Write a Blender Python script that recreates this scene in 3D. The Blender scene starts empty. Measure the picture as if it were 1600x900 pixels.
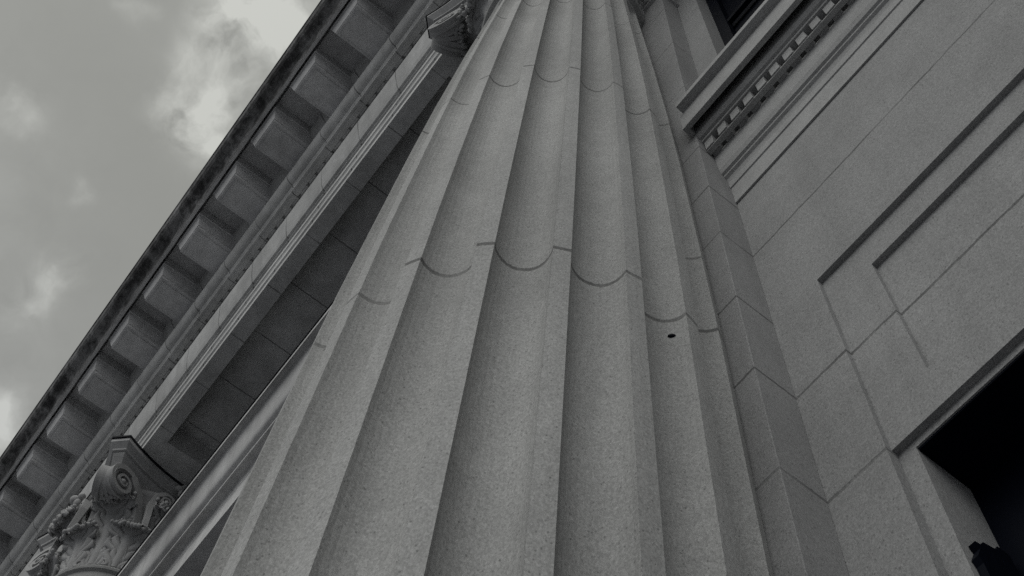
import bpy, bmesh, math, random
from mathutils import Vector, Matrix
random.seed(7)
R = math.radians
C = bpy.context.scene.collection
scene = bpy.context.scene

# ------------------------------------------------------------------ camera
# world: X runs along the facade, Y into the building, Z up.  The camera is the origin, the ground is at z = -1.6
F = 1944.184 / 1600.0
AX = Vector((0.6097624, -0.71115462, -0.34992703))
AY = Vector((0.78996538, 0.58116908, 0.19544105))
AU = Vector((0.06437797, -0.39560284, 0.91616258))
right = Vector((AX[0], AY[0], AU[0])); up = -Vector((AX[1], AY[1], AU[1])); fwd = Vector((AX[2], AY[2], AU[2]))
cam_d = bpy.data.cameras.new('camera'); cam = bpy.data.objects.new('camera', cam_d); C.objects.link(cam)
m = Matrix((right, up, -fwd)).transposed().to_4x4()
cam.matrix_world = m
cam_d.sensor_width = 36; cam_d.lens = 36 * F; cam_d.clip_start = 0.05; cam_d.clip_end = 2000
scene.camera = cam

def ray(px, py):
    return (right * ((px - 800) / 1944.184) - up * ((py - 450) / 1944.184) + fwd).normalized()

# ------------------------------------------------------------------ sky and sun
SUN_EL, SUN_DIR = R(46), Vector((0.46, -0.89, 0)).normalized()
world = bpy.data.worlds.new('World'); scene.world = world; world.use_nodes = True
nt = world.node_tree; nt.nodes.clear()
def N(nt, t, **k):
    n = nt.nodes.new(t)
    for a, b in k.items(): setattr(n, a, b)
    return n
out = N(nt, 'ShaderNodeOutputWorld'); bg = N(nt, 'ShaderNodeBackground')
sky = N(nt, 'ShaderNodeTexSky', sky_type='NISHITA', sun_disc=False)
sky.sun_elevation = SUN_EL; sky.sun_rotation = math.atan2(SUN_DIR.x, SUN_DIR.y)
sky.dust_density = 4.0; sky.air_density = 1.0
bw = N(nt, 'ShaderNodeRGBToBW'); nt.links.new(sky.outputs[0], bw.inputs[0])
def MATH(nt, op, a, b=None, c=None, clamp=False):
    n = N(nt, 'ShaderNodeMath', operation=op, use_clamp=clamp)
    for i, v in enumerate((a, b, c)):
        if v is None: continue
        if isinstance(v, (int, float)): n.inputs[i].default_value = v
        else: nt.links.new(v, n.inputs[i])
    return n.outputs[0]
tc = N(nt, 'ShaderNodeTexCoord'); nrm = N(nt, 'ShaderNodeVectorMath', operation='NORMALIZE')
nt.links.new(tc.outputs['Generated'], nrm.inputs[0])
warp = N(nt, 'ShaderNodeTexNoise'); warp.inputs['Scale'].default_value = 16; warp.inputs['Detail'].default_value = 7
nt.links.new(nrm.outputs[0], warp.inputs['Vector'])
wv = N(nt, 'ShaderNodeVectorMath', operation='MULTIPLY_ADD')
nt.links.new(warp.outputs['Color'], wv.inputs[0]); wv.inputs[1].default_value = (.06, .06, .06)
wadd = N(nt, 'ShaderNodeVectorMath', operation='ADD'); wadd.inputs[1].default_value = (-.03, -.03, -.03)
nt.links.new(nrm.outputs[0], wadd.inputs[0]); nt.links.new(wadd.outputs[0], wv.inputs[2])
# clouds stand where they stand in the sky: directions on the dome, broken up by noise
blobs = [(345, 50, .022, .40), (385, 25, .028, .50), (425, 65, .034, .50), (470, 20, .035, .30), (288, 165, .020, .75), (335, 205, .025, .62), (365, 150, .030, .5), (300, 95, .018, .45), (320, 245, .016, .45),
         (130, 300, .008, .55), (126, 272, .008, .25), (85, 435, .016, .50), (45, 475, .016, .35), (110, 425, .010, .3), (-12, 660, .022, .95), (12, 160, .014, .35), (40, 195, .014, .2),
         (215, 5, .010, .35), (620, -200, .12, .5), (-600, 300, .15, .8), (-500, 1200, .2, .8), (1500, -500, .25, .8)]
tot = None
for px, py, rad, amp in blobs:
    d = ray(px, py)
    ds = N(nt, 'ShaderNodeVectorMath', operation='DISTANCE'); nt.links.new(wv.outputs[0], ds.inputs[0]); ds.inputs[1].default_value = d
    e = MATH(nt, 'DIVIDE', ds.outputs['Value'], rad); e = MATH(nt, 'MULTIPLY', e, e); e = MATH(nt, 'MULTIPLY', e, -1.0)
    e = MATH(nt, 'EXPONENT', e); e = MATH(nt, 'MULTIPLY', e, amp)
    tot = e if tot is None else MATH(nt, 'ADD', tot, e)
cn = N(nt, 'ShaderNodeTexNoise'); cn.inputs['Scale'].default_value = 26; cn.inputs['Detail'].default_value = 10; cn.inputs['Roughness'].default_value = .55
nt.links.new(wv.outputs[0], cn.inputs['Vector'])
cf = MATH(nt, 'MULTIPLY_ADD', cn.outputs['Fac'], 4.0, -1.05, False)
cloud = MATH(nt, 'MULTIPLY', tot, cf); cloud = MATH(nt, 'MINIMUM', cloud, 1.0)
soft = MATH(nt, 'MULTIPLY_ADD', cn.outputs['Fac'], .03, -.015)
# grey sky of thin high cloud: the Nishita sky without its colour, evened out, brighter where cloud stands
SKY_BASE, SKY_KEEP, SKY_CLOUD = 3.12, .50, .92
v = MATH(nt, 'MULTIPLY_ADD', bw.outputs[0], SKY_KEEP, SKY_BASE)
k = MATH(nt, 'MULTIPLY_ADD', cloud, SKY_CLOUD, 1.0); k = MATH(nt, 'ADD', k, soft)
v = MATH(nt, 'MULTIPLY', v, k)
tint = N(nt, 'ShaderNodeMix', data_type='RGBA', blend_type='MULTIPLY'); tint.inputs[0].default_value = 1
nt.links.new(v, tint.inputs[6]); 
sz = N(nt, 'ShaderNodeSeparateXYZ'); nt.links.new(nrm.outputs[0], sz.inputs[0])
elv = N(nt, 'ShaderNodeMapRange'); elv.inputs[1].default_value = .35; elv.inputs[2].default_value = .9; nt.links.new(sz.outputs[2], elv.inputs[0])
hz = N(nt, 'ShaderNodeMix', data_type='RGBA'); hz.inputs[6].default_value = (.93, .96, 1.0, 1); hz.inputs[7].default_value = (.985, 1.0, .94, 1)
nt.links.new(elv.outputs[0], hz.inputs[0]); nt.links.new(hz.outputs[2], tint.inputs[7])
nt.links.new(tint.outputs[2], bg.inputs['Color']); bg.inputs['Strength'].default_value = .052
nt.links.new(bg.outputs[0], out.inputs[0])

sd = bpy.data.lights.new('sun', 'SUN'); so = bpy.data.objects.new('sun', sd); C.objects.link(so)
sd.energy = 0.85; sd.angle = R(70); sd.color = (1.0, .985, .95)
sv = SUN_DIR * math.cos(SUN_EL) + Vector((0, 0, math.sin(SUN_EL)))
so.rotation_euler = sv.to_track_quat('Z', 'Y').to_euler()

scene.view_settings.view_transform = 'Standard'; scene.view_settings.look = 'None'
scene.view_settings.gamma = 1; scene.view_settings.use_curve_mapping = False
scene.view_settings.exposure = 0.55
scene.render.engine = 'CYCLES'
scene.render.resolution_x = 1024; scene.render.resolution_y = 576
scene.cycles.max_bounces = 8; scene.cycles.diffuse_bounces = 5
scene.cycles.use_denoising = False

# ------------------------------------------------------------------ materials
def stone(name, base=(.30, .305, .30), zj=(), xj=None, jw=.0045, speck=1.0, stain=.25, zsplit=None, bump=.35, jdark=.28, dirt=0.0):
    """granite / sandstone with mottling, speckle and mortar joints (world position so that neighbours differ)"""
    mt = bpy.data.materials.new(name); mt.use_nodes = True; n = mt.node_tree; bs = n.nodes['Principled BSDF']
    g = N(n, 'ShaderNodeNewGeometry'); P = g.outputs['Position']
    def noise(s, d=4, r=.6, vec=P):
        t = N(n, 'ShaderNodeTexNoise'); t.inputs['Scale'].default_value = s; t.inputs['Detail'].default_value = d; t.inputs['Roughness'].default_value = r
        n.links.new(vec, t.inputs['Vector']); return t.outputs['Fac']
    def ramp(x, a, b, lo=0, hi=1):
        q = N(n, 'ShaderNodeMapRange'); q.inputs[1].default_value = a; q.inputs[2].default_value = b; q.inputs[3].default_value = lo; q.inputs[4].default_value = hi
        n.links.new(x, q.inputs[0]); return q.outputs[0]
    gm = N(n, 'ShaderNodeMapping'); gm.inputs['Scale'].default_value = (1, 1, .6); n.links.new(P, gm.inputs[0])
    big = ramp(noise(1.7, 5, .6), .3, .7, 1 - stain * .5, 1 + stain * .35)
    mid = ramp(noise(14, 6, .65), .3, .7, 1 - .06, 1 + .05)
    fine = ramp(noise(210, 3, .8, gm.outputs[0]), .3, .7, 1 - .24 * speck, 1 + .20 * speck)
    vor = N(n, 'ShaderNodeTexVoronoi'); vor.inputs['Scale'].default_value = 85; n.links.new(gm.outputs[0], vor.inputs['Vector'])
    sp = ramp(vor.outputs['Distance'], .07, .19, 1 - .48 * speck, 1)
    vc = N(n, 'ShaderNodeTexVoronoi'); vc.inputs['Scale'].default_value = 330; n.links.new(gm.outputs[0], vc.inputs['Vector'])
    vs_ = N(n, 'ShaderNodeSeparateColor'); n.links.new(vc.outputs['Color'], vs_.inputs[0])
    cell = ramp(vs_.outputs[0], 0, 1, 1 - .18 * speck, 1 + .16 * speck); sp = MATH(n, 'MULTIPLY', sp, cell)
    # vertical streaks of weather
    mp = N(n, 'ShaderNodeMapping'); mp.inputs['Scale'].default_value = (9, 9, .7); n.links.new(P, mp.inputs[0])
    st = ramp(noise(1.2, 5, .6, mp.outputs[0]), .35, .7, 1 + stain * .18, 1 - stain * .3)
    val = MATH(n, 'MULTIPLY', big, mid); val = MATH(n, 'MULTIPLY', val, fine); val = MATH(n, 'MULTIPLY', val, sp); val = MATH(n, 'MULTIPLY', val, st)
    if dirt:
        dd = ramp(noise(6, 8, .75), .42, .58, 1 - dirt, 1)
        val = MATH(n, 'MULTIPLY', val, dd)
    sep = N(n, 'ShaderNodeSeparateXYZ'); n.links.new(P, sep.inputs[0])
    wob = ramp(noise(22, 3), 0, 1, -.006, .006)
    jm = None
    def line(coord, level):
        d = MATH(n, 'SUBTRACT', coord, level); d = MATH(n, 'ADD', d, wob); d = MATH(n, 'ABSOLUTE', d)
        return ramp(d, jw * .55, jw * 1.25, 1, 0)
    def add(a, b): return b if a is None else MATH(n, 'MAXIMUM', a, b)
    for zz in zj: jm = add(jm, line(sep.outputs[2], zz))
    if zsplit:
        yy, zl = zsplit
        gate = ramp(sep.outputs[1], yy - .004, yy + .004, 0, 1)
        if jm is not None: jm = MATH(n, 'MULTIPLY', jm, MATH(n, 'SUBTRACT', 1.0, gate))
        for zz in zl: jm = add(jm, MATH(n, 'MULTIPLY', line(sep.outputs[2], zz), gate))
    if xj:
        per, off = xj
        q = MATH(n, 'ADD', sep.outputs[0], 100 * per - off); q = MATH(n, 'MODULO', q, per); q = MATH(n, 'SUBTRACT', q, per / 2)
        jm = add(jm, line(q, 0.0))
    if jm is not None:
        patch = ramp(noise(3.1, 4), .36, .52, .45, 1); jm = MATH(n, 'MULTIPLY', jm, patch)
        val = MATH(n, 'MULTIPLY', val, MATH(n, 'MULTIPLY_ADD', jm, jdark - 1, 1.0))
    col = N(n, 'ShaderNodeMix', data_type='RGBA', blend_type='MULTIPLY'); col.inputs[0].default_value = 1
    col.inputs[6].default_value = (*base, 1); n.links.new(val, col.inputs[7])
    n.links.new(col.outputs[2], bs.inputs['Base Color'])
    bs.inputs['Roughness'].default_value = .88; bs.inputs['Specular IOR Level'].default_value = .25
    hgt = MATH(n, 'ADD', MATH(n, 'MULTIPLY', fine, .25), MATH(n, 'MULTIPLY', sp, .35)); hgt = MATH(n, 'ADD', hgt, MATH(n, 'MULTIPLY', mid, .25))
    if jm is not None: hgt = MATH(n, 'SUBTRACT', hgt, MATH(n, 'MULTIPLY', jm, 1.2))
    bp = N(n, 'ShaderNodeBump'); bp.inputs['Strength'].default_value = bump; bp.inputs['Distance'].default_value = .006
    n.links.new(hgt, bp.inputs['Height']); n.links.new(bp.outputs[0], bs.inputs['Normal'])
    return mt
def plain(name, c, rough=.6, metal=0, spec=.4, nz=30, amp=.3):
    mt = bpy.data.materials.new(name); mt.use_nodes = True; n = mt.node_tree; bs = n.nodes['Principled BSDF']
    t = N(n, 'ShaderNodeTexNoise'); t.inputs['Scale'].default_value = nz; t.inputs['Detail'].default_value = 5
    q = N(n, 'ShaderNodeMapRange'); q.inputs[3].default_value = 1 - amp; q.inputs[4].default_value = 1 + amp; n.links.new(t.outputs[0], q.inputs[0])
    col = N(n, 'ShaderNodeMix', data_type='RGBA', blend_type='MULTIPLY'); col.inputs[0].default_value = 1
    col.inputs[6].default_value = (*c, 1); n.links.new(q.outputs[0], col.inputs[7]); n.links.new(col.outputs[2], bs.inputs['Base Color'])
    bs.inputs['Roughness'].default_value = rough; bs.inputs['IOR'].default_value = 1.45; bs.inputs['Metallic'].default_value = metal; bs.inputs['Specular IOR Level'].default_value = spec
    return mt

W = 1.175                                    # the wall's face
KW = W / 1.137
courses = [-1.26 + .0, -.85, -.43, -.02, .39, .80, 1.22, 1.635, 2.045, 2.459, 2.85, 3.30, 3.70, 4.12, 4.95, 5.78, 6.6]
GR = (.300, .304, .298)
M = {
 'shaft': stone('granite_of_shafts', (.342, .344, .336), zj=(-1.0, .74, 2.462, 4.185, 5.86), zsplit=(.93, (-.6, .95, 2.674, 3.135, 4.47, 6.2)), speck=.85, jw=.0088, jdark=.40),
 'capital': stone('stone_of_capitals', (.335, .336, .334), speck=.4, stain=.4, bump=.2),
 'pilaster': stone('granite_of_pilasters', (.252, .253, .252), zj=courses, speck=.8, jw=.0055, jdark=.45),
 'wall': stone('granite_of_wall', (.268, .270, .268), zj=courses[:10] + [3.30], speck=.8, jw=.0055, jdark=.45),
 'wall_plain': stone('granite_without_joints', (.268, .270, .268), speck=.8),
 'trim': stone('stone_of_hood', (.325, .327, .323), speck=.6),
 'lintel': stone('stone_of_lintel', (.46, .46, .455), speck=.5, stain=.5),
 'entab': stone('stone_of_entablature', (.455, .457, .45), xj=(.485, -.455 * 7.82 + .2425), speck=.35, stain=.5, jw=.005, bump=.2, jdark=.35),
 'cornice': stone('stone_of_cornice', (.50, .50, .50), speck=.35, stain=.4, bump=.25),
 'weather': stone('weathered_stone_of_gutter', (.19, .19, .19), speck=.4, stain=1.0, dirt=.75, bump=.4),
 'dark_edge': plain('dark_edge_strip', (.010, .011, .014), .7, 0, .1),  # near-black for the thin edges on abacus and lintel
 'void': plain('near_black', (.0015, .0025, .006), .5, 0, .04, 4, .5),  # near-black for panes, frames, soffit sheets and the oval on the shaft
 'bronze': plain('dark_bronze', (.008, .010, .015), .5, .3, .4),
 'pave': stone('paving_stone', (.30, .305, .335), xj=(1.2, .3), speck=.6, stain=.6, jw=.008),
 'ground': plain('asphalt', (.10, .104, .112), .9, 0, .2, 60, .3),
}

# ------------------------------------------------------------------ helpers
def link(name, bm, mat, parent=None, smooth=False, loc=None):
    bmesh.ops.recalc_face_normals(bm, faces=bm.faces)
    me = bpy.data.meshes.new(name); bm.to_mesh(me); bm.free()
    me.materials.append(mat)
    if smooth:
        for p in me.polygons: p.use_smooth = True
    o = bpy.data.objects.new(name, me); C.objects.link(o)
    if parent: o.parent = parent
    if loc: o.location = loc
    return o
def thing(name, label, cat, loc, group=None):
    o = bpy.data.objects.new(name, None); C.objects.link(o); o.location = loc; o.empty_display_size = .2
    o['label'] = label; o['category'] = cat
    if group: o['group'] = group
    return o
def box(bm, x0, x1, y0, y1, z0, z1):
    v = [bm.verts.new(p) for p in ((x0,y0,z0),(x1,y0,z0),(x1,y1,z0),(x0,y1,z0),(x0,y0,z1),(x1,y0,z1),(x1,y1,z1),(x0,y1,z1))]
    for f in ((0,3,2,1),(4,5,6,7),(0,1,5,4),(1,2,6,5),(2,3,7,6),(3,0,4,7)): bm.faces.new([v[i] for i in f])
def prism(bm, pts, x0, x1):
    """closed profile of (y, z) pushed along x"""
    a = [bm.verts.new((x0, y, z)) for y, z in pts]; b = [bm.verts.new((x1, y, z)) for y, z in pts]; n = len(pts)
    for i in range(n): bm.faces.new((a[i], a[(i+1) % n], b[(i+1) % n], b[i]))
    bm.faces.new(a); bm.faces.new(b[::-1])
def bevel(bm, w, seg=2):
    bmesh.ops.bevel(bm, geom=list(bm.edges), offset=w, segments=seg, affect='EDGES', profile=.6, clamp_overlap=True)
def lathe(bm, prof, n=48, cx=0, cy=0):
    rings = []
    for r, z in prof:
        rings.append([bm.verts.new((cx + r*math.cos(2*math.pi*i/n), cy + r*math.sin(2*math.pi*i/n), z)) for i in range(n)])
    for a, b in zip(rings, rings[1:]):
        for i in range(n): bm.faces.new((a[i], a[(i+1) % n], b[(i+1) % n], b[i]))
    bm.faces.new(rings[0][::-1]); bm.faces.new(rings[-1])
def outline_loft(bm, loops):
    rings = [[bm.verts.new(p) for p in l] for l in loops]; n = len(rings[0])
    for a, b in zip(rings, rings[1:]):
        for i in range(n): bm.faces.new((a[i], a[(i+1) % n], b[(i+1) % n], b[i]))
    bm.faces.new(rings[0][::-1]); bm.faces.new(rings[-1])

# ------------------------------------------------------------------ ground
GZ = -1.6
bm = bmesh.new(); box(bm, -400, 400, -400, 400, GZ - .5, GZ)
o = link('ground', bm, M['ground']); o['kind'] = 'structure'
bm = bmesh.new(); box(bm, -40, 40, -6, 1.3, GZ - .1, GZ + .12)
o = link('pavement', bm, M['pave']); o['kind'] = 'structure'

# ------------------------------------------------------------------ columns
CX, CY, SP = -1.27, .786, 5.12
R_PTS = [(-1.3, .527), (0, .527), (1.86, .5245), (2.48, .524), (2.78, .523), (3.17, .519), (4.0, .508), (4.57, .497), (5.46, .473), (6.29, .443), (6.85, .424)]
def rad(h):
    for (a, ra), (b, rb) in zip(R_PTS, R_PTS[1:]):
        if h <= b: return ra + (rb - ra) * (h - a) / (b - a)
    return R_PTS[-1][1]
NECK = 6.85
def shaft_bm():
    bm = bmesh.new(); rnd = random.Random(5); NF = 20; off = R(-8.4); per = 2*math.pi/NF; hf = R(2.15); S = 14
    def section(h, depth=1.0):
        r = rad(h); pts = []
        for k in range(NF):
            c = off + k*per
            pts.append((r, c - hf)); pts.append((r, c)); 
            pts.append((r, c + hf))
            a0, a1 = c + hf, c + per - hf; half = r*math.sin((a1-a0)/2)
            for s in range(1, S):
                t = s / S; u = -math.cos(t*math.pi)          # -1..1
                dd = .060*(r/.524)*math.sqrt(max(0, 1 - abs(u)**2.25))*depth
                pts.append((r - dd, (a0+a1)/2 + u*(a1-a0)/2))
        return [(q*math.cos(a), q*math.sin(a), h) for q, a in [(q + rnd.gauss(0, .00015), a) for q, a in pts]]
    hs = [-1.25, -1.2, -1.1] + [-1.0 + i*.05 for i in range(0, 154)] + [6.69, 6.74]
    hs = [h for h in hs if h <= 6.75]
    loops = []
    for h in hs:
        d = 1.0
        if h < -1.1: d = .3 if h > -1.22 else .02
        if h > 6.66: d = .75 if h < 6.71 else .05
        loops.append(section(h, d))
    outline_loft(bm, loops); 
    lathe(bm, [(.424, 6.742), (.43, 6.79), (.455, 6.80), (.462, 6.815), (.455, 6.83), (.43, 6.835), (.43, 6.85)], 64)
    return bm
def leaf_bm(H, w, out, bulge, lobes, seed):
    """acanthus leaf: grows up the bell, rolls out and over; local x = radial out, y = across, z = up"""
    bm = bmesh.new(); rnd = random.Random(seed)
    path = [(0, 0), (.015, .2), (.03, .4), (.055, .6), (.10, .78), (.17, .92), (.26, 1.0), (.345, .985), (.375, .91), (.35, .84)]
    NU, NV = 84, 33
    def pth(u):
        t = u*(len(path)-1); i = min(int(t), len(path)-2); f = t - i
        p0 = path[max(i-1, 0)]; p1 = path[i]; p2 = path[i+1]; p3 = path[min(i+2, len(path)-1)]
        def cr(a, b, c, d): return .5*((2*b) + (-a+c)*f + (2*a-5*b+4*c-d)*f*f + (-a+3*b-3*c+d)*f**3)
        return cr(p0[0], p1[0], p2[0], p3[0])*out/.375, cr(p0[1], p1[1], p2[1], p3[1])*H
    grid = []
    for i in range(NU):
        u = i/(NU-1); x, z = pth(u)
        x2, z2 = pth(min(1, u+.01)); x1, z1 = pth(max(0, u-.01)); tx, tz = x2-x1, z2-z1; L = math.hypot(tx, tz) or 1; tx /= L; tz /= L
        nx, nz = tz, -tx                                        # outward normal of the path
        env = w*(.62 + .5*math.sin(min(1, u*1.25)*math.pi*.62) ) * (1 if u < .72 else max(.38, math.cos((u-.72)/.28*1.25)))
        sc = abs(math.sin(math.pi*lobes*(u - .24)))
        row = []
        for j in range(NV):
            v = -1 + 2*j/(NV-1); av = abs(v)
            ww = env*(1 - (.42*(1 - sc)**1.5)*av)
            rib = abs(math.sin(math.pi*lobes*1.35*(u - .30*av)))            # ribs fan from the midrib to the edge, parted by sharp cuts
            side = min(1, max(0, (av - .17)/.22))
            d = side*.036*(rib**.6 - .7) + .016*math.exp(-(v/.2)**2)
            d += bulge*av**2.2*(.5 + .8*u)                            # edges lift off the bell
            lobe_up = .018*av*(1-sc)
            row.append(bm.verts.new((x + nx*(d) , v*ww, z + nz*d + lobe_up)))
        grid.append(row)
    for i in range(NU-1):
        for j in range(NV-1): bm.faces.new((grid[i][j], grid[i][j+1], grid[i+1][j+1], grid[i+1][j]))
    grid = [[v.co.copy() for v in row] for row in grid]
    # beaded scallops along the rolled tip
    for j in range(7):
        v = -1 + 2*j/6; a = grid[NU-6][int((v+1)/2*(NV-1))]
        bmesh.ops.create_icosphere(bm, subdivisions=2, radius=.019*(1.15-.35*abs(v)), matrix=Matrix.Translation(a + Vector((.012, 0, -.004))))
    for sgn in (-1, 1):
        for i in (38, 50, 60, 68):
            a = grid[i][0 if sgn < 0 else NV-1]
            bmesh.ops.create_icosphere(bm, subdivisions=1, radius=.016, matrix=Matrix.Translation(a + Vector((.006, 0, 0))))
    return bm
def wrap(bm, rfun, z0, ang):
    """bend a flat leaf round the bell and turn it to its angle"""
    for v in bm.verts:
        x, y, z = v.co; zz = z0 + z; r = rfun(z0 + max(0, z)) + x; a = ang + y/max(.3, r*.97)
        v.co = (r*math.cos(a), r*math.sin(a), zz)
def bell_r(z):
    t = min(1, max(0, (z - NECK)/.80)); return .405 + .015*t + .12*t**4
def scroll_bm(rc, zc, R0, th, ang, turns=1.9, flip=1, stem=True, small=False):
    """a spiral scroll standing in the vertical plane at angle ang; ribbon raised on both faces, sunk field, eye"""
    bm = bmesh.new(); n = 90; vs = []
    for i in range(n+1):
        t = i/n; a = R(60) + flip*(-1)*(-t*turns*2*math.pi)
        a = math.pi*.62 - t*turns*2*math.pi
        r = R0*math.exp(-1.55*t); wr = r*.24 + .005
        ro, ri = r, r - wr
        h = th*(1 + .15*t)/2
        ring = []
        for rr_, hh in ((ro, -h), (ro, h), (ri, h), (ri, -h)):
            ring.append(bm.verts.new((rc + rr_*math.cos(a), hh, zc + rr_*math.sin(a))))
        vs.append(ring)
    for a, b in zip(vs, vs[1:]):
        for i in range(4): bm.faces.new((a[i], a[(i+1) % 4], b[(i+1) % 4], b[i]))
    bm.faces.new(vs[0]); bm.faces.new(vs[-1][::-1])
    # sunk field
    k = 40
    for s in (1,):
        r1 = [bm.verts.new((rc + .80*R0*math.cos(2*math.pi*i/k)*.9, -th*.10, zc + .80*R0*math.sin(2*math.pi*i/k)*.9)) for i in range(k)]
        r2 = [bm.verts.new((rc + .80*R0*math.cos(2*math.pi*i/k)*.9, th*.10, zc + .80*R0*math.sin(2*math.pi*i/k)*.9)) for i in range(k)]
        for i in range(k): bm.faces.new((r1[i], r1[(i+1) % k], r2[(i+1) % k], r2[i]))
        bm.faces.new(r1[::-1]); bm.faces.new(r2)
    bmesh.ops.create_uvsphere(bm, u_segments=16, v_segments=10, radius=.5, matrix=Matrix.Translation((rc, 0, zc)) @ Matrix.Diagonal((R0*.42, th*1.35, R0*.42, 1)))
    if stem:                                                   # the stalk that rises out of the leaves into the scroll
        a = vs[0]; c0 = Vector((sum(v.co.x for v in a)/4, 0, sum(v.co.z for v in a)/4))
        pts = [Vector((rc - R0*2.1, 0, zc - R0*2.6)), Vector((rc - R0*1.85, 0, zc - R0*1.5)), Vector((rc - R0*1.5, 0, zc - R0*.5)), Vector((rc - R0*1.05, 0, zc + R0*.35)), c0]
        if small: pts = [Vector((rc - R0*.55, 0, zc - R0*4.0)), Vector((rc - R0*.8, 0, zc - R0*2.4)), Vector((rc - R0*1.05, 0, zc - R0*1.0)), Vector((rc - R0*.98, 0, zc + R0*.1)), c0]
        else: pts[0] = Vector((rc - R0*2.3, 0, zc - R0*3.4))
        prev = None
        for q, p in enumerate(pts):
            d = (pts[min(q+1, 4)] - pts[max(q-1, 0)]).normalized(); nn = Vector((d.z, 0, -d.x))
            hw = R0*(.22 + .0*q); h = th*(.25 + .0625*q)
            ring = [bm.verts.new(p + nn*hw*a_ + Vector((0, b_*h, 0))) for a_, b_ in ((1, -1), (1, 1), (-1, 1), (-1, -1))]
            if prev:
                for i in range(4): bm.faces.new((prev[i], prev[(i+1) % 4], ring[(i+1) % 4], ring[i]))
            prev = ring
    bmesh.ops.rotate(bm, verts=bm.verts, cent=(0, 0, 0), matrix=Matrix.Rotation(ang, 3, 'Z'))
    return bm
def abacus_loops():
    tip, ch, conc = .671, .573, .115
    def loop(scale, z, cc=conc):
        pts = []
        for s in range(4):
            a = s*math.pi/2
            for i in range(17):
                t = -1 + 2*i/16
                y = t*ch; x = tip - cc*(1 - t*t)
                x *= 1; p = Vector((x - (1-scale)*.75, y*(1-(1-scale)*.6), 0)); p.rotate(Matrix.Rotation(a, 3, 'Z')); pts.append((p.x, p.y, z))
        return pts
    return [loop(.80, 7.615, .10), loop(.83, 7.625), loop(.855, 7.65), loop(.90, 7.685), loop(.915, 7.70), loop(.915, 7.712), loop(.94, 7.714), loop(.945, 7.73), loop(1, 7.765), loop(1, 7.806)]
def flower_bm(ang):
    bm = bmesh.new()
    for k in range(6):
        a = k*math.pi/3
        bmesh.ops.create_uvsphere(bm, u_segments=10, v_segments=8, radius=.5, matrix=Matrix.Translation((.60, .055*math.cos(a), 7.70 + .055*math.sin(a))) @ Matrix.Rotation(-a, 4, 'X') @ Matrix.Diagonal((.06, .085, .055, 1)))
    bmesh.ops.create_uvsphere(bm, u_segments=12, v_segments=8, radius=.04, matrix=Matrix.Translation((.625, 0, 7.70)))
    bmesh.ops.rotate(bm, verts=bm.verts, cent=(0, 0, 0), matrix=Matrix.Rotation(ang, 3, 'Z'))
    return bm

def make_column(label):
    t = thing('fluted_column', label, 'column', (CX, CY, 0), 'Corinthian columns standing before the facade')
    link('shaft', shaft_bm(), M['shaft'], t)
    bm = bmesh.new()
    outline_loft(bm, [[(sx*.72, sy*.72, z) for sx, sy in ((-1,-1),(1,-1),(1,1),(-1,1))] for z in (GZ, GZ + .16)])
    lathe(bm, [(.70, -1.44), (.72, -1.41), (.70, -1.375), (.60, -1.37), (.575, -1.34), (.60, -1.31), (.63, -1.29), (.60, -1.26), (.55, -1.25), (.54, -1.22)], 64)
    link('base', bm, M['capital'], t)
    bm = bmesh.new(); prof = [(.405, 6.84)] + [(bell_r(z), z) for z in [6.86 + i*.05 for i in range(16)]] + [(.55, 7.63)]
    lathe(bm, prof, 64); cap = link('capital', bm, M['capital'], t, True)
    bm = bmesh.new(); outline_loft(bm, abacus_loops()); link('abacus', bm, M['capital'], cap)
    bm = bmesh.new(); ls = abacus_loops()[-1]
    outline_loft(bm, [[(x*1.015, y*1.015, 7.8) for x, y, z in ls], [(x*1.015, y*1.015, 7.819) for x, y, z in ls]]); link('dark_edge_sheet', bm, M['dark_edge'], cap)  # thin near-black sheet standing out round the top edge of the abacus
    for k in range(8):
        bm = leaf_bm(.36, .135, .15, .012, 5, k); wrap(bm, lambda z: bell_r(z) + .012, 6.85, R(22.5 + 45*k)); o = link('leaf', bm, M['capital'], cap, True); solid(o)
    for k in range(8):
        bm = leaf_bm(.58, .145, .20, .012, 7, 10 + k); wrap(bm, lambda z: bell_r(z) + .004, 6.86, R(45*k)); o = link('leaf', bm, M['capital'], cap, True); solid(o)
    for k in range(4):
        bm = scroll_bm(.695, 7.455, .152, .13, R(45 + 90*k)); link('volute_core', bm, M['capital'], cap)
        for s in (-1, 1):                                       # two scrolls meet under each corner of the abacus
            bm = scroll_bm(0, 7.455, .165, .085, R(22*s))
            bmesh.ops.translate(bm, verts=bm.verts, vec=(.70, -.062*s, 0))
            bmesh.ops.rotate(bm, verts=bm.verts, cent=(0, 0, 0), matrix=Matrix.Rotation(R(45 + 90*k), 3, 'Z'))
            link('volute', bm, M['capital'], cap)
        link('flower', flower_bm(R(90*k)), M['capital'], cap, True)
        for s in (-1, 1):                                       # small inner scrolls that meet under the flower
            bm = scroll_bm(0, 0, .085, .07, 0, 1.8, small=True)
            bmesh.ops.rotate(bm, verts=bm.verts, cent=(0, 0, 0), matrix=Matrix.Rotation(R(90 if s > 0 else -90), 3, 'Z'))
            bmesh.ops.translate(bm, verts=bm.verts, vec=(.545, -s*.095, 7.53))
            bmesh.ops.rotate(bm, verts=bm.verts, cent=(0, 0, 0), matrix=Matrix.Rotation(R(90*k), 3, 'Z'))
            link('small_scroll', bm, M['capital'], cap)
    return t
def solid(o):
    md = o.modifiers.new('thick', 'SOLIDIFY'); md.thickness = .016; md.offset = -1
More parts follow.
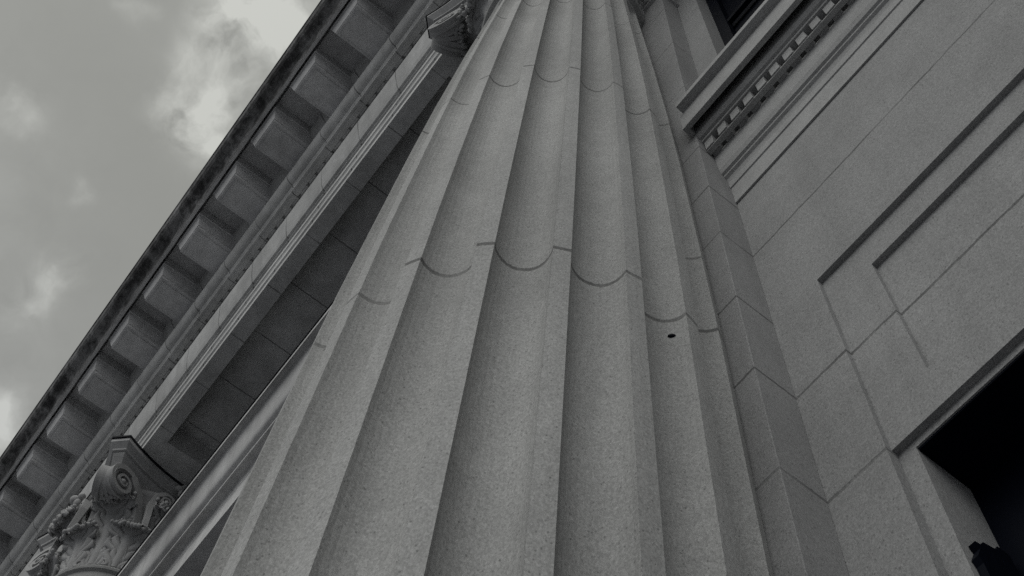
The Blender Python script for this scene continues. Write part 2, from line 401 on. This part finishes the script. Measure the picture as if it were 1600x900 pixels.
def dup(root, loc, label):
    def cp(o, par):
        c = o.copy(); C.objects.link(c)
        if par: c.parent = par
        for ch in kids.get(o, ()): cp(ch, c)
        return c
    kids = {}
    for o in list(bpy.data.objects):
        if o.parent: kids.setdefault(o.parent, []).append(o)
    r = cp(root, None); r.location = loc; r['label'] = label; return r
col1 = make_column('large fluted granite column filling the middle of the picture, seen from its foot')
col2 = dup(col1, (CX - SP, CY, 0), 'farther column at lower left, only its acanthus leaf capital showing')

# solid black oval in one flute: a hole's inner dark put into colour
bm = bmesh.new(); ha = R(6.1)
bmesh.ops.create_uvsphere(bm, u_segments=14, v_segments=8, radius=1, matrix=Matrix.Translation((.488*math.cos(ha), .488*math.sin(ha), 2.385)) @ Matrix.Rotation(ha - .87, 4, 'Z') @ Matrix.Diagonal((.005, .0092, .0068, 1)))
link('painted_hole', bm, M['void'], col1)

# ------------------------------------------------------------------ pilasters behind the columns
def make_pilaster(label):
    t = thing('pilaster', label, 'pilaster', (CX, W, 0), 'flat pilasters behind the columns')
    bm = bmesh.new(); prism_pts = [(.517, -.002), (.517, -.121), (.5155, -.123), (-.5155, -.123), (-.517, -.121), (-.517, -.002)]
    outline_loft(bm, [[(x, y, z) for x, y in prism_pts] for z in (GZ + .1, 7.02)]); link('shaft', bm, M['pilaster'], t)
    bm = bmesh.new()
    outline_loft(bm, [[(x*s, -.002 if abs(y) < .01 else y - g, z) for x, y in prism_pts] for s, g, z in ((1.0, .0, 7.021), (1.03, .02, 7.03), (1.03, .02, 7.06), (1.0, 0, 7.07), (1.02, .02, 7.5), (1.12, .08, 7.62), (1.18, .11, 7.66), (1.2, .12, 7.80))])
    cap = link('capital', bm, M['capital'], t)
    for x in (-.36, 0, .36):
        b2 = leaf_bm(.34, .15, .12, .012, 5, 3)
        bmesh.ops.rotate(b2, verts=b2.verts, cent=(0, 0, 0), matrix=Matrix.Rotation(R(-90), 3, 'Z')); bmesh.ops.translate(b2, verts=b2.verts, vec=(x, -.13, 7.07))
        o = link('leaf', b2, M['capital'], cap, True); solid(o)
    return t
p1 = make_pilaster('flat granite pilaster showing as a narrow jointed strip just right of the big column')
p2 = dup(p1, (CX - SP, W, 0), 'flat pilaster hidden behind the farther column at lower left')

# ------------------------------------------------------------------ facade
fac = thing('building_facade', 'smooth granite wall with deep dark doorway and window at right', 'building', (1.29, W, GZ))
def fl(name, bm, mat, par=None, smooth=False):
    o = link(name, bm, mat, None, smooth); par = par or fac
    o.parent = par
    o.matrix_parent_inverse = Matrix.Translation(-Vector((1.29, W, GZ))) 
    return o
def flc(name, bm, mat, par):
    o = link(name, bm, mat); o.parent = par; return o
BK = 1.62
L1X, L2X, UJX, DOX = -.597, -.462, -.629, -.557
mir = lambda x: 2.58 - x
T1, T2, T2B, T3, DT = W/.4123, (W+.016)/.4378, 2.188, (W+.016)/.5795, (W+.032)/.5938
SILL, UT = 4.34*KW, 7.2
bm = bmesh.new()
XL, XR = -14.0, 9.0
box(bm, -1.27, UJX, W, BK, GZ, 10.3); box(bm, UJX, L1X, W, BK, GZ, SILL)
box(bm, mir(UJX), XR, W, BK, GZ, 10.3); box(bm, mir(L1X), mir(UJX), W, BK, GZ, SILL)
box(bm, L1X, mir(L1X), W, BK, T1, SILL); box(bm, UJX, mir(UJX), W, BK, UT, 10.3)
y1, y2, y3 = W + .016, W + .032, W + .032
box(bm, L1X, mir(L1X), y1, BK, T2, T1); box(bm, L1X, mir(L1X), y1, BK, T3, T2B)
box(bm, L1X, L2X, y1, BK, T2B, T2); box(bm, mir(L2X), mir(L1X), y1, BK, T2B, T2)
box(bm, L2X, mir(L2X), y2, BK, T2B, T2)
# left bay: a tall window under the moulded lintel, solid wall beyond the far column
LW0, LW1, LWT, LWB = -5.45, -2.2, 5.45, .2
box(bm, LW1, -1.27, W, BK, GZ, 10.3); box(bm, XL, LW0, W, BK, GZ, 10.3)
box(bm, LW0, LW1, W, BK, LWT, 10.3); box(bm, LW0, LW1, W, BK, GZ, LWB)
fl('wall', bm, M['wall'])
# doorway surround
bm = bmesh.new(); box(bm, L1X, DOX, y3, BK, GZ + .12, T3 - .0005); box(bm, mir(DOX), mir(L1X), y3, BK, GZ + .12, T3 - .0005); box(bm, DOX, mir(DOX), y3, BK, DT, T3 - .0005)
fl('doorway_surround', bm, M['wall_plain'])
# near-black panes: the unlit depth behind the openings put into their colour
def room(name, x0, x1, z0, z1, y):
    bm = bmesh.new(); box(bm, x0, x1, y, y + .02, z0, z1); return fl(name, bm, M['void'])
room('door_glass', DOX, mir(DOX), GZ + .12, DT, 1.345)
g2 = room('window_glass', UJX, mir(UJX), SILL, UT, 1.33)
room('window_glass', LW0, LW1, LWB, LWT, 1.50)
# bronze doors: leaf with raised ornament below the transom, thin black sheet under the lintel
bm = bmesh.new(); rnd = random.Random(4); zz = GZ + .12; pts = []
while zz < 1.72: pts.append((1.210 + .026*rnd.random(), zz)); zz += .012 + .03*rnd.random()
pts += [(1.236, 1.726), (1.228, 1.738), (1.262, 1.748), (1.255, 1.760), (1.290, 1.771), (1.30, 1.79)]
prism(bm, [(1.33, pts[-1][1])] + [(1.33, pts[0][1])] + pts, DOX + .001, DOX + .016)
prism(bm, [(1.33, pts[-1][1])] + [(1.33, pts[0][1])] + pts, mir(DOX) - .016, mir(DOX) - .001)
for k in range(1, 7): box(bm, DOX + .52*k, DOX + .52*k + .05, 1.26, 1.33, GZ + .12, 1.70)
fl('door_frame', bm, M['void'])
bm = bmesh.new(); box(bm, DOX + .001, mir(DOX) - .001, y3 + .004, 1.345, DT - .006, DT - .001); fl('door_head', bm, M['void'])
bm = bmesh.new(); box(bm, UJX + .001, mir(UJX) - .001, W + .03, 1.33, UT - .01, UT - .001); fl('window_head', bm, M['void'])  # thin black sheet across the underside of the window lintel
for x0, x1, z0, z1, yf in ((UJX, mir(UJX), SILL, UT, 1.275), (LW0, LW1, LWB, LWT, 1.43)):
    bm = bmesh.new(); wd = x1 - x0
    for k in range(5):
        xx = x0 + k*(wd - .06)/4; box(bm, xx, xx + .06, yf, yf + .04, z0, z1)
    for k in range(4):
        zk = z0 + k*(z1 - z0 - .06)/3; box(bm, x0 + .06, x1 - .06, yf + .01, yf + .035, zk, zk + .05)
    fl('window_frame', bm, M['void'])

# window hood over the doorway field
K = KW; X0, X1 = CX + .517 + .0005, mir(CX + .517) - .0005
hood_pts = [(1.1740/K*1, 3.627), (1.130, 3.627), (1.130, 3.757), (1.1255, 3.759), (1.124, 3.80), (1.119, 3.825), (1.109, 3.832), (1.109, 3.845), (1.100, 3.85), (1.093, 3.875), (1.090, 3.92), (1.087, 3.985), (1.0855, 4.0),
            (1.12, 4.001), (1.12, 4.075), (1.040, 4.078), (1.040, 4.098), (1.030, 4.100), (1.0185, 4.115), (1.0185, 4.24), (.994, 4.241), (.992, 4.131), (.973, 4.131), (.973, 4.29), (.963, 4.292), (.942, 4.300), (.942, 4.34), (1.1740/K, 4.36)]
hood_pts = [(y*K, z*K) for y, z in hood_pts]
bm = bmesh.new(); prism(bm, hood_pts, X0, X1)
box(bm, X0 + .001, X1 - .001, 1.052*K, 1.071*K, 3.994*K, 4.0015*K)
hood = fl('window_hood', bm, M['trim'])
# returns of the corona on to the pilaster
bm = bmesh.new()
for a, b in ((X0 - .018, X0 - .0002),):
    box(bm, a, b, .974*K, 1.0515, 4.131*K, 4.29*K)
flr = flc('corona_return', bm, M['trim'], hood)
# dentils
nd = 0; xd = X0 + .004
while xd < X1 - .05 and nd < 64:
    bm = bmesh.new(); box(bm, xd, xd + .039, 1.047*K, 1.1195*K, 4.002*K, 4.0745*K); flc('dentil', bm, M['trim'], hood)
    xd += .0633*KW; nd += 1

# moulded lintel of the left bay
lp0 = [(.627, 6.36), (.627, 6.295), (.634, 6.31), (.650, 6.312), (.664, 6.30), (.678, 6.265), (.688, 6.21), (.697, 6.14), (.706, 6.085), (.718, 6.052), (.738, 6.038), (.744, 6.036), (.744, 5.996), (.752, 5.998), (.768, 6.006), (.790, 6.004), (.803, 5.98), (.809, 5.945), (.812, 5.94), (.812, 5.70), (1.1745, 5.69), (1.1745, 6.40)]
def smooth_curve(pts, n=6):
    out = []
    for i in range(len(pts) - 1):
        p0, p1, p2, p3 = pts[max(i-1, 0)], pts[i], pts[i+1], pts[min(i+2, len(pts)-1)]
        for k in range(n):
            f = k/n; out.append(tuple(.5*(2*b + (c-a)*f + (2*a-5*b+4*c-d)*f*f + (3*b-a-3*c+d)*f**3) for a, b, c, d in zip(p0, p1, p2, p3)))
    return out + [pts[-1]]
lp = lp0[:2] + smooth_curve(lp0[2:11]) + lp0[11:13] + smooth_curve(lp0[13:18], 4) + lp0[18:]
bm = bmesh.new(); prism(bm, lp, CX - SP + .45, CX - .45); lin = fl('lintel', bm, M['lintel'])
bm = bmesh.new(); prism(bm, [(.619, 6.361), (.619, 6.372), (.70, 6.378), (1.1745, 6.43), (1.1745, 6.401), (.70, 6.365)], CX - SP + .5, CX - .5); flc('dark_edge_strip', bm, M['dark_edge'], lin)  # thin near-black strip along the top edge of the moulding

# ------------------------------------------------------------------ entablature
ent = thing('entablature', 'carved stone entablature with modillion cornice running up the left against the sky', 'entablature', (0, 0, 7.82))
def el(name, bm, mat, par=None, smooth=False):
    o = link(name, bm, mat, None, smooth); o.parent = par or ent
    if par is None: o.matrix_parent_inverse = Matrix.Translation((0, 0, -7.82))
    return o
EX0, EX1 = -13.0, 6.5; SB = 8.055
bm = bmesh.new()
def cyma(y0, z0, y1, z1, n=8):
    return [(y0 + (y1-y0)*(t - math.sin(2*math.pi*t)/(2*math.pi)*.75), z0 + (z1-z0)*(t + math.sin(2*math.pi*t)/(2*math.pi)*.75)) for t in [i/n for i in range(n+1)]]
arch = [(.45, SB), (.45, 7.82), (.332, 7.82), (.332, 8.05), (.318, 8.06), (.318, 8.30), (.310, 8.315), (.303, 8.32), (.303, 8.58), (.288, 8.585), (.288, 8.63), (.268, 8.635)] + [(.266, 8.64), (.250, 8.68), (.232, 8.74), (.213, 8.81), (.196, 8.88), (.186, 8.93), (.186, 8.97), (.34, 8.98), (1.17, 8.98), (1.17, SB)]
prism(bm, arch, EX0, EX1)
cols = [CX - 2*SP, CX - SP, CX, CX + SP]
box(bm, EX0, EX1, 1.12, 1.17, 7.82, SB)
for c in cols: box(bm, c - .80, c + .80, .45, 1.12, 7.821, SB)
a = el('architrave', bm, M['entab'])
bm = bmesh.new(); box(bm, EX0, EX1, .34, 1.17, 8.981, 9.28); el('frieze', bm, M['entab'])
tor = [(.084 - .082*math.sin(t)*1.0, 9.50 + .12*(1 - math.cos(t))) for t in [i*math.pi/2/8 for i in range(9)]]
bm = bmesh.new(); prism(bm, [(1.17, 9.281), (.30, 9.281), (.25, 9.30), (.205, 9.345), (.192, 9.35), (.192, 9.392), (.168, 9.3925), (.167, 9.372), (.128, 9.373), (.127, 9.382), (.104, 9.384), (.102, 9.47), (.088, 9.485)] + tor + [(.0, 9.64), (.0, 9.84), (-.02, 9.86), (-.05, 9.90), (-.07, 9.94), (-.07, 10.0295), (1.17, 10.0295)], EX0, EX1)
el('bed_moulding', bm, M['entab'])
MS = .5985
n = 0; x = EX0 + .2
dp = MS/5
# small blocks of the dentil band: those the photograph shows
x = -2.0
for n in range(72):
    bm = bmesh.new(); box(bm, x - .095 - .004*math.sin(x*37), x, .1675, .1915, 9.3705, 9.3915); bevel(bm, .006, 1); el('dentil', bm, M['entab']); x -= dp
x = 6.4; bm = bmesh.new()
while x > -1.95:
    box(bm, x - .095 - .004*math.sin(x*37), x, .1675, .1915, 9.3705, 9.3915); x -= dp
x = -2.0 - 72*dp
while x > EX0 + .1:
    box(bm, x - .095 - .004*math.sin(x*37), x, .1675, .1915, 9.3705, 9.3915); x -= dp
o = el('dentil_run', bm, M['entab']); o['kind'] = 'stuff'
def modillion_bm(xr):
    bm = bmesh.new(); wd = .292
    def L(ex, ey, z): return [(xr + ex, -.001, z), (xr - wd - ex, -.001, z), (xr - wd - ex, -.346 - ey, z), (xr + ex, -.346 - ey, z)]
    outline_loft(bm, [L(-.034, -.034, 9.738), L(-.030, -.030, 9.739), L(-.029, -.029, 9.752), L(-.004, -.004, 9.753), L(0, 0, 9.757), L(0, 0, 9.785), L(.006, .008, 9.786), L(.038, .054, 9.905), L(.044, .062, 9.907), L(.044, .062, 10.0295)])
    return bm
x = -3.181 + 15*MS
while x > EX0 + .4:
    el('modillion', modillion_bm(x), M['cornice']); x -= MS
bm = bmesh.new(); prism(bm, [(1.17, 10.03), (-.4095, 10.03), (-.412, 10.10), (-.426, 10.10), (-.4275, 9.90), (-.455, 9.895), (-.456, 10.12), (-.463, 10.14), (1.17, 10.14)], EX0, EX1); el('corona', bm, M['cornice'])
bm = bmesh.new(); prism(bm, [(1.17, 10.141), (-.458, 10.141)] + cyma(-.470, 10.16, -.620, 10.43) + [(-.632, 10.44), (-.634, 10.52), (-.2, 10.60), (1.17, 10.62)], EX0, EX1); el('gutter', bm, M['weather'])
